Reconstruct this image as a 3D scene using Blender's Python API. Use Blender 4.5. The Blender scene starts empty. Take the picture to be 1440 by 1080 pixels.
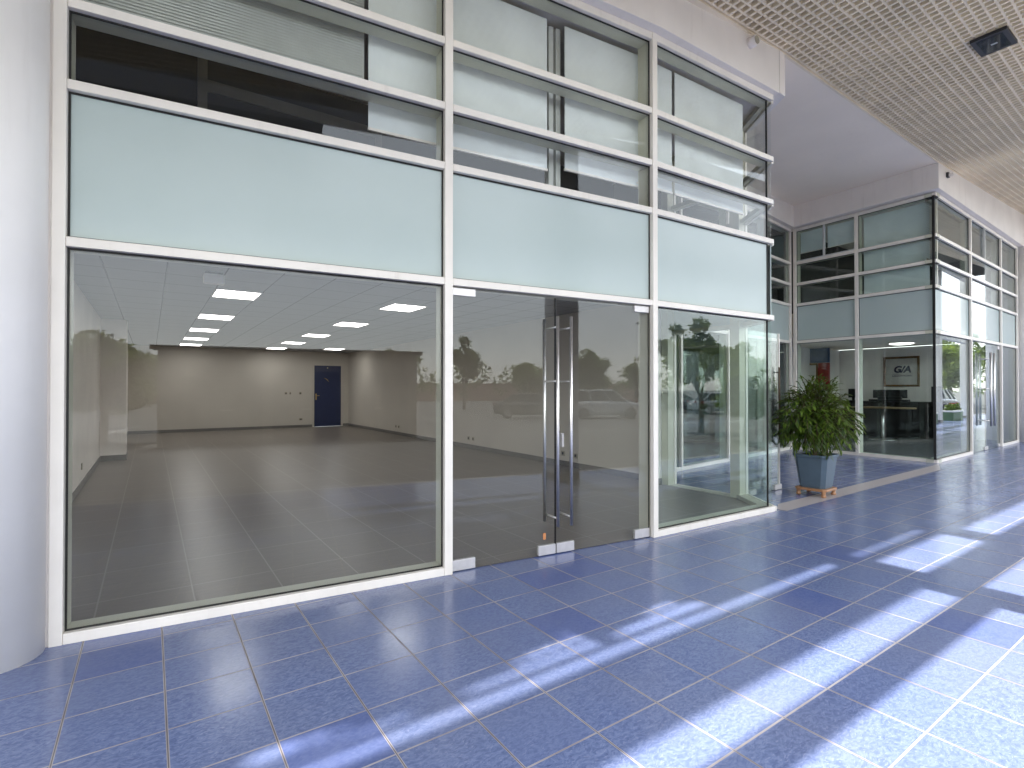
import bpy, math, random
from mathutils import Vector, Matrix
R = math.radians
random.seed(7)
sc = bpy.context.scene
COL = sc.collection

# ------------------------------------------------------------------ helpers
class MB:
    def __init__(s): s.v = []; s.f = []; s.uv = None; s.smooth = False; s.mi = []
    def quad(s, *p):
        i = len(s.v); s.v += [tuple(q) for q in p]; s.f.append(tuple(range(i, i+len(p)))); return s
    def hexa(s, b, t):
        i = len(s.v); s.v += [tuple(q) for q in b] + [tuple(q) for q in t]
        for f in ((3,2,1,0),(4,5,6,7),(0,1,5,4),(1,2,6,5),(2,3,7,6),(3,0,4,7)): s.f.append(tuple(i+k for k in f))
        return s
    def box(s, x0, x1, y0, y1, z0, z1):
        return s.hexa([(x0,y0,z0),(x1,y0,z0),(x1,y1,z0),(x0,y1,z0)], [(x0,y0,z1),(x1,y0,z1),(x1,y1,z1),(x0,y1,z1)])
    def fbox(s, fr, u0, u1, v0, v1, z0, z1):
        # v outward; order so that normals point out
        c = [fr.p(u0,v1), fr.p(u1,v1), fr.p(u1,v0), fr.p(u0,v0)]
        return s.hexa([(x,y,z0) for x,y in c], [(x,y,z1) for x,y in c])
    def prism(s, pts, z0, z1):
        n = len(pts); i = len(s.v)
        a = sum(pts[k][0]*pts[(k+1)%n][1]-pts[(k+1)%n][0]*pts[k][1] for k in range(n))
        if a < 0: pts = pts[::-1]
        g = (lambda z,k: z[k] if isinstance(z,(list,tuple)) else z)
        s.v += [(p[0],p[1],z0) for p in pts] + [(p[0],p[1],z1) for p in pts]
        s.f.append(tuple(i+k for k in range(n))[::-1]); s.f.append(tuple(i+n+k for k in range(n)))
        for k in range(n): s.f.append((i+k, i+(k+1)%n, i+n+(k+1)%n, i+n+k))
        return s
    def tube(s, a, b, r0, r1=None, n=12, cap=True):
        r1 = r0 if r1 is None else r1
        a, b = Vector(a), Vector(b); d = (b-a).normalized()
        e = d.cross(Vector((0,0,1)) if abs(d.z) < .9 else Vector((1,0,0))).normalized(); g = d.cross(e)
        i = len(s.v)
        for c, r in ((a,r0),(b,r1)):
            for k in range(n):
                t = 2*math.pi*k/n; s.v.append(tuple(c + e*math.cos(t)*r + g*math.sin(t)*r))
        for k in range(n): s.f.append((i+k, i+n+k, i+n+(k+1)%n, i+(k+1)%n))
        if cap:
            s.f.append(tuple(i+k for k in range(n))); s.f.append(tuple(i+n+k for k in range(n))[::-1])
        return s
    def lathe(s, c, prof, n=32):
        i = len(s.v)
        for r, z in prof:
            for k in range(n):
                t = 2*math.pi*k/n; s.v.append((c[0]+r*math.cos(t), c[1]+r*math.sin(t), c[2]+z))
        for j in range(len(prof)-1):
            for k in range(n):
                s.f.append((i+j*n+k, i+j*n+(k+1)%n, i+(j+1)*n+(k+1)%n, i+(j+1)*n+k))
        s.f.append(tuple(i+k for k in range(n))[::-1]); m = i+(len(prof)-1)*n
        s.f.append(tuple(m+k for k in range(n)))
        return s
    def build(s, name, mat, parent=None, bevel=0, smooth=False, label=None):
        me = bpy.data.meshes.new(name); me.from_pydata(s.v, [], s.f); me.validate()
        mats = mat if isinstance(mat, (list, tuple)) else [mat]
        for m in mats: me.materials.append(m)
        if s.mi:
            for p, k in zip(me.polygons, s.mi): p.material_index = k
        if s.uv:
            l = me.uv_layers.new(name='UVMap')
            for k, c in enumerate(s.uv): l.data[k].uv = c
        if smooth:
            for p in me.polygons: p.use_smooth = True
        o = bpy.data.objects.new(name, me); COL.objects.link(o)
        if parent:
            o.parent = parent
            base = Vector((0,0,0)); q = parent
            while q: base += q.location; q = q.parent
            o.location = -base
        if bevel:
            b = o.modifiers.new('bevel', 'BEVEL'); b.width = bevel; b.segments = 2; b.limit_method = 'ANGLE'; b.angle_limit = R(40)
            b.harden_normals = False
        if label: o['label'] = label
        return o

class Fr:
    def __init__(s, a, b):
        s.a = Vector(a); d = Vector(b)-s.a; s.L = d.length; s.d = d/s.L; s.n = Vector((s.d.y, -s.d.x))
    def p(s, u, v=0): q = s.a + s.d*u + s.n*v; return (q.x, q.y)

def thing(name, label, cat, loc=(0,0,0), group=None):
    o = bpy.data.objects.new(name, None); COL.objects.link(o); o.location = loc; o.empty_display_size = .1
    o['label'] = label; o['category'] = cat
    if group: o['group'] = group
    return o
def tag(o, label, cat, group=None):
    o['label'] = label; o['category'] = cat
    if group: o['group'] = group
    return o
def struct(o): o['kind'] = 'structure'; return o
def copy_tree(o, parent=None):
    c = o.copy(); COL.objects.link(c)
    if parent: c.parent = parent; c.matrix_parent_inverse = o.matrix_parent_inverse.copy()
    for ch in list(o.children): copy_tree(ch, c)
    return c

# ------------------------------------------------------------------ materials
def new_mat(name):
    m = bpy.data.materials.new(name); m.use_nodes = True
    nt = m.node_tree; b = nt.nodes['Principled BSDF']; return m, nt, b
def N(nt, t, **k):
    n = nt.nodes.new(t)
    for a, v in k.items():
        if a.startswith('i_'):
            key = a[2:]; key = int(key) if key.isdigit() else key
            n.inputs[key].default_value = v
        else: setattr(n, a, v)
    return n
def L(nt, a, b): nt.links.new(a, b)
def math_(nt, op, a, b=None, c=None):
    n = nt.nodes.new('ShaderNodeMath'); n.operation = op
    for i, x in enumerate((a, b, c)):
        if x is None: continue
        if isinstance(x, (int, float)): n.inputs[i].default_value = x
        else: L(nt, x, n.inputs[i])
    return n.outputs[0]
def mixc(nt, f, a, b):
    n = nt.nodes.new('ShaderNodeMix'); n.data_type = 'RGBA'
    for i, x in ((0, f), (6, a), (7, b)):
        if isinstance(x, (int, float)): n.inputs[i].default_value = x
        elif isinstance(x, tuple): n.inputs[i].default_value = (*x[:3], 1)
        else: L(nt, x, n.inputs[i])
    return n.outputs[2]
def sm(nt, x, a, b):
    n = nt.nodes.new('ShaderNodeMapRange'); n.interpolation_type = 'SMOOTHSTEP'
    L(nt, x, n.inputs[0]); n.inputs[1].default_value = a; n.inputs[2].default_value = b; return n.outputs[0]

def basic(name, c, rough=.5, metal=0, var=.06, scale=6, bump=0, bscale=60, c2=None, spec=.5, coat=0, wear=0):
    m, nt, b = new_mat(name)
    tc = N(nt, 'ShaderNodeTexCoord')
    no = N(nt, 'ShaderNodeTexNoise', i_Scale=scale, i_Detail=5.0); L(nt, tc.outputs['Object'], no.inputs['Vector'])
    hi = c2 or tuple(min(1, x*(1+var)) for x in c); lo = tuple(x*(1-var) for x in c) if not c2 else c
    f = sm(nt, no.outputs['Fac'], .3, .7)
    col = mixc(nt, f, lo, hi)
    if wear:
        mp = N(nt, 'ShaderNodeMapping'); mp.inputs['Scale'].default_value = (5, 5, .45); L(nt, tc.outputs['Object'], mp.inputs[0])
        nw = N(nt, 'ShaderNodeTexNoise', i_Scale=2.2, i_Detail=7.0, i_Roughness=.65); L(nt, mp.outputs[0], nw.inputs['Vector'])
        nb = N(nt, 'ShaderNodeTexNoise', i_Scale=1.1, i_Detail=4.0); L(nt, tc.outputs['Object'], nb.inputs['Vector'])
        k = math_(nt, 'MULTIPLY', sm(nt, nw.outputs['Fac'], .50, .78), sm(nt, nb.outputs['Fac'], .35, .65))
        col = mixc(nt, math_(nt, 'MULTIPLY', k, wear), col, (c[0]*.52, c[1]*.47, c[2]*.42))
    L(nt, col, b.inputs['Base Color'])
    b.inputs['Metallic'].default_value = metal
    L(nt, math_(nt, 'MULTIPLY_ADD', no.outputs['Fac'], rough*.3, rough*.85), b.inputs['Roughness'])
    b.inputs['Specular IOR Level'].default_value = spec
    if coat: b.inputs['Coat Weight'].default_value = coat; b.inputs['Coat Roughness'].default_value = .03
    if bump:
        n2 = N(nt, 'ShaderNodeTexNoise', i_Scale=bscale, i_Detail=3.0); L(nt, tc.outputs['Object'], n2.inputs['Vector'])
        bp = N(nt, 'ShaderNodeBump', i_Strength=bump, i_Distance=.01); L(nt, n2.outputs['Fac'], bp.inputs['Height']); L(nt, bp.outputs[0], b.inputs['Normal'])
    return m
def emis(name, c, s):
    m, nt, b = new_mat(name)
    b.inputs['Base Color'].default_value = (.8,.8,.8,1)
    b.inputs['Emission Color'].default_value = (*c,1); b.inputs['Emission Strength'].default_value = s; return m

def glass_mat(name, tint, f0=.045, wav=.0):
    m = bpy.data.materials.new(name); m.use_nodes = True; nt = m.node_tree; nt.nodes.clear()
    out = N(nt, 'ShaderNodeOutputMaterial'); geo = N(nt, 'ShaderNodeNewGeometry')
    dot = N(nt, 'ShaderNodeVectorMath', operation='DOT_PRODUCT'); L(nt, geo.outputs['Normal'], dot.inputs[0]); L(nt, geo.outputs['Incoming'], dot.inputs[1])
    c = math_(nt, 'ABSOLUTE', dot.outputs['Value'])
    om = math_(nt, 'SUBTRACT', 1.0, c); p5 = math_(nt, 'POWER', om, 5.0)
    fac = math_(nt, 'MULTIPLY_ADD', p5, 1-f0, f0)
    tr = N(nt, 'ShaderNodeBsdfTransparent'); tr.inputs[0].default_value = (*tint,1)
    gl = N(nt, 'ShaderNodeBsdfGlossy'); gl.inputs['Roughness'].default_value = 0.0; gl.inputs[0].default_value = (.95,.98,1,1)
    if wav:
        tc = N(nt, 'ShaderNodeTexCoord'); no = N(nt, 'ShaderNodeTexNoise', i_Scale=.8, i_Detail=0.0); L(nt, tc.outputs['Object'], no.inputs['Vector'])
        bp = N(nt, 'ShaderNodeBump', i_Strength=1.0, i_Distance=wav); L(nt, no.outputs['Fac'], bp.inputs['Height']); L(nt, bp.outputs[0], gl.inputs['Normal'])
    mx = N(nt, 'ShaderNodeMixShader'); L(nt, fac, mx.inputs[0]); L(nt, tr.outputs[0], mx.inputs[1]); L(nt, gl.outputs[0], mx.inputs[2])
    L(nt, mx.outputs[0], out.inputs[0]); return m

M = {}
M['frame'] = basic('cream_aluminium', (.84,.79,.72), .38, 0, .03, 3, .03, 90, wear=.25)
M['inner_frame'] = basic('inner_aluminium', (.56,.55,.45), .45, 0, .04, 3)
M['gasket'] = basic('black_rubber', (.012,.011,.01), .6)
M['glass'] = glass_mat('clear_glass', (.975,.985,.98), .027, .0008)
M['glass_green'] = glass_mat('green_glass', (.92,.965,.95), .04, .0008)
M['glass_office'] = glass_mat('coated_glass', (.88,.93,.92), .075, .0008)
M['frosted'] = basic('frosted_glass', (.45,.53,.512), .24, 0, .05, .7, 0, c2=(.49,.567,.55), spec=.35)
M['frosted_gloss'] = basic('frosted_glass_sharp', (.40,.50,.49), .04, 0, .05, .7, 0, c2=(.44,.53,.52), spec=.7)
M['steel'] = basic('brushed_steel', (.80,.78,.76), .32, 1, .05, 40)
M['patch'] = basic('satin_patch_metal', (.62,.60,.60), .38, .55, .05, 20)
M['white_wall'] = basic('white_plaster', (.88,.83,.79), .7, 0, .035, 1.6, .08, 130, wear=.22)
M['column_white'] = basic('white_column_paint', (.84,.815,.79), .5, 0, .04, 1.2, .06, 60, wear=.12)
M['soffit'] = basic('white_soffit', (.95,.85,.74), .75, 0, .03, .7, .03, 90, wear=.12)
M['room_wall'] = basic('warm_white_wall', (.60,.56,.50), .75, 0, .04, .8, .05, 120)
M['skirting'] = basic('grey_skirting', (.17,.16,.15), .4)
M['blind'] = basic('blind_fabric', (.80,.84,.86), .8, 0, .05, 2.5, .1, 300)
M['slat'] = basic('grey_slat', (.60,.62,.61), .5, 0, .05, 5)
M['slat_brown'] = basic('brown_slat', (.20,.185,.155), .5, 0, .08, 5)
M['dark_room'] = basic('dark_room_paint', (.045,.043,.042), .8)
M['blue_door'] = basic('navy_door_paint', (.012,.022,.085), .4)
M['brass'] = basic('brass', (.62,.45,.18), .3, 1)
M['socket'] = basic('socket_plastic', (.42,.38,.30), .5)
M['lamp_panel'] = emis('lit_panel', (1,.98,.95), 2.4)
M['pot'] = basic('slate_blue_plastic', (.08,.118,.155), .45, 0, .08, 5, wear=.35)
M['soil'] = basic('soil', (.03,.02,.013), .95, 0, .3, 40, .5, 80)
M['wood_stand'] = basic('terracotta_wood', (.36,.18,.085), .4, 0, .15, 14)
M['bark'] = basic('bark', (.10,.07,.045), .9, 0, .3, 20, .6, 40)
M['granite'] = basic('grey_granite', (.46,.42,.42), .3, 0, .07, 45, .0)
M['black_desk'] = basic('black_lacquer', (.012,.011,.012), .16, 0, .1, 4)
M['black_plastic'] = basic('black_plastic', (.012,.012,.013), .45)
M['table_wood'] = basic('oak_edge', (.30,.20,.09), .4, 0, .2, 12)
M['gold'] = basic('gilt_wood', (.17,.09,.03), .38, .3, .25, 8)
M['paper'] = basic('cream_paper', (.56,.53,.50), .8)
M['navy_ink'] = basic('navy_ink', (.008,.012,.05), .6)
M['blue_paint'] = basic('blue_paint', (.015,.055,.14), .6)
M['red_paint'] = basic('red_paint', (.30,.018,.012), .6)
M['charcoal'] = basic('charcoal_metal', (.03,.031,.036), .5)
M['grille'] = basic('ceiling_grille_paint', (.88,.77,.60), .5, 0, .06, 2)
M['plenum'] = basic('dark_plenum', (.03,.026,.022), .9)
M['concrete'] = basic('concrete', (.42,.40,.38), .85, 0, .12, 1.5, .3, 30)
M['tyre'] = basic('tyre_rubber', (.015,.015,.015), .85)
M['rim'] = basic('alloy', (.45,.46,.48), .3, 1)
M['car_glass'] = basic('car_glass', (.012,.016,.018), .05, 0, .1, 3)
M['headlight'] = basic('headlamp', (.6,.62,.64), .08)
M['taillight'] = basic('taillamp', (.35,.01,.01), .15)
M['planter_green'] = basic('planter_paint', (.10,.17,.09), .6)
M['pink_wall'] = basic('pink_render', (.55,.33,.28), .85, 0, .08, 1)
M['plaque'] = basic('yellow_plaque', (.45,.33,.03), .5)
M['tile_roof'] = basic('red_roof', (.28,.07,.05), .8)
for k, c in dict(white=(.72,.73,.74), silver=(.38,.40,.42), black=(.012,.013,.016), navy=(.02,.035,.09), red=(.30,.02,.02), grey=(.12,.125,.13)).items():
    M['car_'+k] = basic('car_paint_'+k, c, .25, .25 if k in ('silver','grey') else 0, .02, 2, coat=1)

def floor_tile(name):
    m, nt, b = new_mat(name)
    uvn = N(nt, 'ShaderNodeUVMap', uv_map='UVMap'); sep = N(nt, 'ShaderNodeSeparateXYZ'); L(nt, uvn.outputs[0], sep.inputs[0])
    u, v = sep.outputs[0], sep.outputs[1]
    du = math_(nt, 'PINGPONG', u, .5); dv = math_(nt, 'PINGPONG', v, .5)   # 0 on joint
    iu = math_(nt, 'FLOOR', u); iv = math_(nt, 'FLOOR', v)
    cmb = N(nt, 'ShaderNodeCombineXYZ'); L(nt, iu, cmb.inputs[0]); L(nt, iv, cmb.inputs[1])
    wn = N(nt, 'ShaderNodeTexWhiteNoise', noise_dimensions='2D'); L(nt, cmb.outputs[0], wn.inputs['Vector'])
    tc = N(nt, 'ShaderNodeTexCoord')
    # flecked linoleum like streaks, shifted per tile
    off = N(nt, 'ShaderNodeVectorMath', operation='MULTIPLY_ADD'); L(nt, wn.outputs['Color'], off.inputs[0]); off.inputs[1].default_value = (9,9,9); L(nt, tc.outputs['Object'], off.inputs[2])
    warp = N(nt, 'ShaderNodeTexNoise', i_Scale=12.0, i_Detail=2.0); L(nt, off.outputs[0], warp.inputs['Vector'])
    wv = N(nt, 'ShaderNodeVectorMath', operation='MULTIPLY_ADD'); L(nt, warp.outputs['Color'], wv.inputs[0]); wv.inputs[1].default_value = (.07,.07,.07); L(nt, off.outputs[0], wv.inputs[2])
    def streak(rot, sx, sy, sc_, det):
        mp = N(nt, 'ShaderNodeMapping'); mp.inputs['Scale'].default_value = (sx, sy, 1); mp.inputs['Rotation'].default_value = (0,0,rot); L(nt, wv.outputs[0], mp.inputs[0])
        n = N(nt, 'ShaderNodeTexNoise', i_Scale=sc_, i_Detail=det, i_Roughness=.6); L(nt, mp.outputs[0], n.inputs['Vector']); return n
    n1 = streak(.5, 1, 1.8, 34, 6); n2 = streak(-.25, 1, 3.4, 46, 2); n3 = streak(.15, 1, 3.0, 52, 2)
    big = N(nt, 'ShaderNodeTexNoise', i_Scale=1.3, i_Detail=3.0); L(nt, tc.outputs['Object'], big.inputs['Vector'])
    c = mixc(nt, sm(nt, n1.outputs['Fac'], .32, .68), (.104,.143,.292), (.196,.246,.425))
    c = mixc(nt, math_(nt, 'MULTIPLY', sm(nt, n2.outputs['Fac'], .57, .68), .42), c, (.34,.375,.54))
    c = mixc(nt, math_(nt, 'MULTIPLY', sm(nt, n3.outputs['Fac'], .41, .31), .50), c, (.05,.07,.20))
    # tone of the single tile, some deep blue ones
    c = mixc(nt, math_(nt, 'MULTIPLY', wn.outputs['Value'], .38), c, (.135,.175,.345))
    c = mixc(nt, math_(nt, 'MULTIPLY', math_(nt, 'GREATER_THAN', wn.outputs['Value'], .96), .32), c, (.03,.065,.32))
    c = mixc(nt, math_(nt, 'MULTIPLY', sm(nt, big.outputs['Fac'], .35, .75), .30), c, (.185,.205,.30))
    st = N(nt, 'ShaderNodeTexNoise', i_Scale=5.5, i_Detail=8.0, i_Roughness=.72); L(nt, tc.outputs['Object'], st.inputs['Vector'])
    stf = math_(nt, 'MULTIPLY', sm(nt, st.outputs['Fac'], .60, .78), .38); c = mixc(nt, stf, c, (.09,.095,.16))
    # joints
    ju = sm(nt, du, .0165, .0105); jv = sm(nt, dv, .0135, .008); j = math_(nt, 'MAXIMUM', ju, jv)
    gn = N(nt, 'ShaderNodeTexNoise', i_Scale=3.0, i_Detail=4.0); L(nt, tc.outputs['Object'], gn.inputs['Vector'])
    gc = mixc(nt, sm(nt, gn.outputs['Fac'], .35, .65), (.31,.275,.275), (.47,.43,.415))
    c = mixc(nt, j, c, gc)
    core = math_(nt, 'MAXIMUM', sm(nt, du, .0075, .004), math_(nt, 'MULTIPLY', sm(nt, dv, .005, .002), .35))
    c = mixc(nt, math_(nt, 'MULTIPLY', core, .75), c, (.05,.045,.055))
    L(nt, c, b.inputs['Base Color'])
    r = math_(nt, 'MULTIPLY_ADD', n1.outputs['Fac'], .10, .12); r = math_(nt, 'MULTIPLY_ADD', sm(nt, big.outputs['Fac'], .3, .75), .07, r); r = math_(nt, 'MULTIPLY_ADD', stf, .12, r)
    r = math_(nt, 'MULTIPLY_ADD', j, .4, r); L(nt, r, b.inputs['Roughness'])
    b.inputs['Specular IOR Level'].default_value = .5
    hgt = math_(nt, 'MULTIPLY_ADD', j, -1.2, math_(nt, 'MULTIPLY', n1.outputs['Fac'], .25))
    bp = N(nt, 'ShaderNodeBump', i_Strength=.18, i_Distance=.004); L(nt, hgt, bp.inputs['Height']); L(nt, bp.outputs[0], b.inputs['Normal'])
    return m
M['floor'] = floor_tile('blue_mottled_tile')

def plain_tile(name, su, sv, ou, ov, ca, cb, joint, rough, jw=.006):
    m, nt, b = new_mat(name)
    tc = N(nt, 'ShaderNodeTexCoord'); sep = N(nt, 'ShaderNodeSeparateXYZ'); L(nt, tc.outputs['Object'], sep.inputs[0])
    u = math_(nt, 'DIVIDE', math_(nt, 'SUBTRACT', sep.outputs[0], ou), su); v = math_(nt, 'DIVIDE', math_(nt, 'SUBTRACT', sep.outputs[1], ov), sv)
    du = math_(nt, 'MULTIPLY', math_(nt, 'PINGPONG', u, .5), su); dv = math_(nt, 'MULTIPLY', math_(nt, 'PINGPONG', v, .5), sv)
    cmb = N(nt, 'ShaderNodeCombineXYZ'); L(nt, math_(nt,'FLOOR',u), cmb.inputs[0]); L(nt, math_(nt,'FLOOR',v), cmb.inputs[1])
    wn = N(nt, 'ShaderNodeTexWhiteNoise', noise_dimensions='2D'); L(nt, cmb.outputs[0], wn.inputs['Vector'])
    off = N(nt, 'ShaderNodeVectorMath', operation='MULTIPLY_ADD'); L(nt, wn.outputs['Color'], off.inputs[0]); off.inputs[1].default_value = (5,5,5); L(nt, tc.outputs['Object'], off.inputs[2])
    mp = N(nt, 'ShaderNodeMapping'); mp.inputs['Scale'].default_value = (1.2, 9, 1); L(nt, off.outputs[0], mp.inputs[0])
    n1 = N(nt, 'ShaderNodeTexNoise', i_Scale=4.0, i_Detail=7.0, i_Roughness=.6); L(nt, mp.outputs[0], n1.inputs['Vector'])
    c = mixc(nt, sm(nt, n1.outputs['Fac'], .3, .7), ca, cb)
    c = mixc(nt, math_(nt, 'MULTIPLY', wn.outputs['Value'], .3), c, ca)
    j = sm(nt, math_(nt, 'MINIMUM', du, dv), jw, jw*.5)
    c = mixc(nt, j, c, joint); L(nt, c, b.inputs['Base Color'])
    L(nt, math_(nt, 'MULTIPLY_ADD', n1.outputs['Fac'], .12, rough), b.inputs['Roughness'])
    bp = N(nt, 'ShaderNodeBump', i_Strength=.12, i_Distance=.003); L(nt, math_(nt,'MULTIPLY_ADD', j, -1.0, math_(nt,'MULTIPLY',n1.outputs['Fac'],.3)), bp.inputs['Height']); L(nt, bp.outputs[0], b.inputs['Normal'])
    return m
M['shop_floor'] = plain_tile('grey_brown_tile', .583, .74, .125, -.06, (.175,.15,.128), (.225,.195,.168), (.30,.27,.24), .27, .007)
M['office_floor'] = plain_tile('grey_tile', .6, .6, .2, .1, (.13,.135,.13), (.19,.195,.19), (.10,.10,.10), .18, .004)
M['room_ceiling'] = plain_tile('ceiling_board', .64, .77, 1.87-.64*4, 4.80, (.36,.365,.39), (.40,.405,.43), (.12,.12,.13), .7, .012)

def asphalt():
    m, nt, b = new_mat('asphalt')
    tc = N(nt, 'ShaderNodeTexCoord')
    a = N(nt, 'ShaderNodeTexNoise', i_Scale=.5, i_Detail=6.0); f = N(nt, 'ShaderNodeTexNoise', i_Scale=60.0, i_Detail=2.0)
    L(nt, tc.outputs['Object'], a.inputs['Vector']); L(nt, tc.outputs['Object'], f.inputs['Vector'])
    c = mixc(nt, a.outputs['Fac'], (.075,.074,.072), (.135,.132,.126)); c = mixc(nt, math_(nt,'MULTIPLY',f.outputs['Fac'],.3), c, (.19,.19,.185))
    L(nt, c, b.inputs['Base Color']); b.inputs['Roughness'].default_value = .85; return m
M['asphalt'] = asphalt()
M['paving'] = plain_tile('paving_slabs', .6, .6, 0, 0, (.085,.083,.08), (.115,.112,.107), (.05,.05,.05), .75, .006)
M['blocker_wall'] = basic('grey_render', (.20,.18,.16), .85, 0, .12, 1.2, .1, 40, wear=.4)
M['line_paint'] = basic('road_paint', (.62,.62,.60), .7, 0, .12, 5)

def leaf_mat(name, dark, light, tr=.25):
    m = bpy.data.materials.new(name); m.use_nodes = True; nt = m.node_tree; b = nt.nodes['Principled BSDF']; out = nt.nodes['Material Output']
    tc = N(nt, 'ShaderNodeTexCoord'); no = N(nt, 'ShaderNodeTexNoise', i_Scale=2.2, i_Detail=3.0); L(nt, tc.outputs['Object'], no.inputs['Vector'])
    geo = N(nt, 'ShaderNodeNewGeometry')
    f = math_(nt, 'MULTIPLY_ADD', geo.outputs['Random Per Island'], .55, math_(nt, 'MULTIPLY', no.outputs['Fac'], .5))
    c = mixc(nt, sm(nt, f, .2, .85), dark, light); L(nt, c, b.inputs['Base Color']); b.inputs['Roughness'].default_value = .42
    t = N(nt, 'ShaderNodeBsdfTranslucent'); L(nt, mixc(nt, .5, c, (.25,.33,.03)), t.inputs[0])
    mx = N(nt, 'ShaderNodeMixShader'); mx.inputs[0].default_value = tr; L(nt, b.outputs[0], mx.inputs[1]); L(nt, t.outputs[0], mx.inputs[2]); L(nt, mx.outputs[0], out.inputs[0])
    return m
M['leaf'] = leaf_mat('plant_leaf', (.014,.042,.007), (.13,.21,.018))
M['tree_leaf'] = leaf_mat('tree_leaf', (.07,.125,.018), (.26,.33,.06), .55)
M['tree_leaf_dark'] = leaf_mat('tree_leaf_dark', (.045,.085,.018), (.16,.22,.045), .5)
M['orange_sticker'] = basic('orange_sticker', (.55,.22,.08), .6)
M['trunk_inner'] = M['bark']

# ------------------------------------------------------------------ plan constants  (x along the arcade, y into the building, metres)
zc = lambda x: 5.85 + .053*(x-7.1)                    # arcade ceiling follows the gently rising canopy
EDGE = [(-6,.72),(5.28,.65),(7.12,.61),(9.37,.49),(13.74,.26),(21.31,.04),(36,-.35)]
def edge_n(x):
    for (a,b),(c,d) in zip(EDGE, EDGE[1:]):
        if x <= c or (c,d) == EDGE[-1]: return b+(d-b)*(x-a)/(c-a)
P1 = Fr((0,0),(2.45,-.25)); P2 = Fr((2.4826,-.2535),(4.78,-.49)); P3 = Fr((4.78,-.49),(7.02,-.57))
# outer face of the frame runs on these lines; the glass sits behind it
RZ = [(2.42,2.48),(3.386,3.446),(3.889,3.949),(4.437,4.497),(5.215,5.29)]
GV0, GV1 = -.062, -.050

# ------------------------------------------------------------------ ground and setting
us = [.10-.4*k for k in range(16,0,-1)] + [.10,.50,.90,1.30,1.70,2.10,2.50,2.90,3.32,3.75,4.19,4.64,5.11,5.59]
while us[-1] < 42: us.append(us[-1]+.49)
vs = [.19-.37*k for k in range(10,0,-1)] + [.19,.56,.93,1.30,1.67,2.04,2.42,2.84,3.26,3.68,4.10,4.52]
mb = MB(); mb.uv = []
for i in range(len(us)-1):
    for j in range(len(vs)-1):
        mb.quad((us[i],-vs[j+1],0),(us[i+1],-vs[j+1],0),(us[i+1],-vs[j],0),(us[i],-vs[j],0))
        mb.uv += [(i+30,j+30+1),(i+31,j+31),(i+31,j+30),(i+30,j+30)]
struct(mb.build('arcade_floor', M['floor']))
mb = MB().quad((7.08,-.64,.004),(12.85,-.52,.004),(13.86,-.19,.004),(13.5,-.22,.004),(7.40,-.36,.004),(7.08,-.50,.004))
struct(mb.build('floor_strip', M['granite']))
mb = MB().quad((-300,-400,-.12),(400,-400,-.12),(400,300,-.12),(-300,300,-.12))
struct(mb.build('parking_ground', M['asphalt']))
struct(MB().quad((-40,-9.5,-.115),(60,-9.5,-.115),(60,-4.6,-.115),(-40,-4.6,-.115)).build('outer_pavement', M['paving']))
mb = MB().box(-40,44,-4.62,-4.521,-.119,.002)
struct(mb.build('kerb', M['concrete']))
mb = MB()
for k in range(26):
    x = -24+2.7*k
    for y0 in (-24.5,-52.5): mb.quad((x,y0,-.116),(x+.12,y0,-.116),(x+.12,y0+5,-.116),(x,y0+5,-.116))
mb.quad((-30,-14.2,-.116),(60,-14.2,-.116),(60,-14.05,-.116),(-30,-14.05,-.116))
struct(mb.build('parking_markings', M['line_paint']))
# shop floor follows the glazing
mb = MB().quad((-.62,.08,.004),(0.0,.055,.004),(2.45,-.195,.004),(4.78,-.435,.004),(7.0,-.50,.004),(7.47,.2,.004),(7.47,18.2,.004),(-.62,18.2,.004))
struct(mb.build('shop_floor', M['shop_floor']))
mb = MB().quad((14.02,-.10,.004),(21.2,.12,.004),(23,.12,.004),(23,9,.004),(14.2,9,.004))
struct(mb.build('office_floor', M['office_floor']))
mb = MB().quad((7.6,3.0,.003),(14.0,3.4,.003),(14.0,9,.003),(7.6,9,.003))
struct(mb.build('hall_floor', M['office_floor']))

# ------------------------------------------------------------------ glazing builder
def rail(t, fr, u0, u1, z0, z1, cap=.045, inner=.13, name='rail'):
    mb = MB().fbox(fr,u0,u1,-cap,0,z0,z1)
    o = mb.build(name, M['frame'], t, .004)
    MB().fbox(fr,u0,u1,-inner-.066,-.066,z0,z1).build('inner_bar', M['inner_frame'], o)
    return o
def mullion(t, fr, u0, u1, z0, z1, cap=.048, inner=.14):
    o = MB().fbox(fr,u0,u1,-cap,.003,z0,z1).build('mullion', M['frame'], t, .004)
    MB().fbox(fr,u0,u1,-inner-.068,-.068,z0,z1).build('inner_bar', M['inner_frame'], o)
    return o
def pane(t, fr, u0, u1, z0, z1, kind='glass', gasket=True, name=None):
    o = MB().fbox(fr,u0+.002,u1-.002,GV0,GV1,z0+.002,z1-.002).build(name or ('frosted_panel' if kind=='frosted' else 'window_pane'), M[kind], t)
    if gasket:
        g = MB(); w = .011
        g.fbox(fr,u0+.001,u1-.001,GV1+.001,-.040,z0+.0005,z0+w); g.fbox(fr,u0+.001,u1-.001,GV1+.001,-.040,z1-w,z1-.0005)
        g.fbox(fr,u0+.001,u0+w,GV1+.001,-.040,z0+w,z1-w); g.fbox(fr,u1-w,u1-.001,GV1+.001,-.040,z0+w,z1-w)
        g.build('gasket', M['gasket'], o)
    return o
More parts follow.
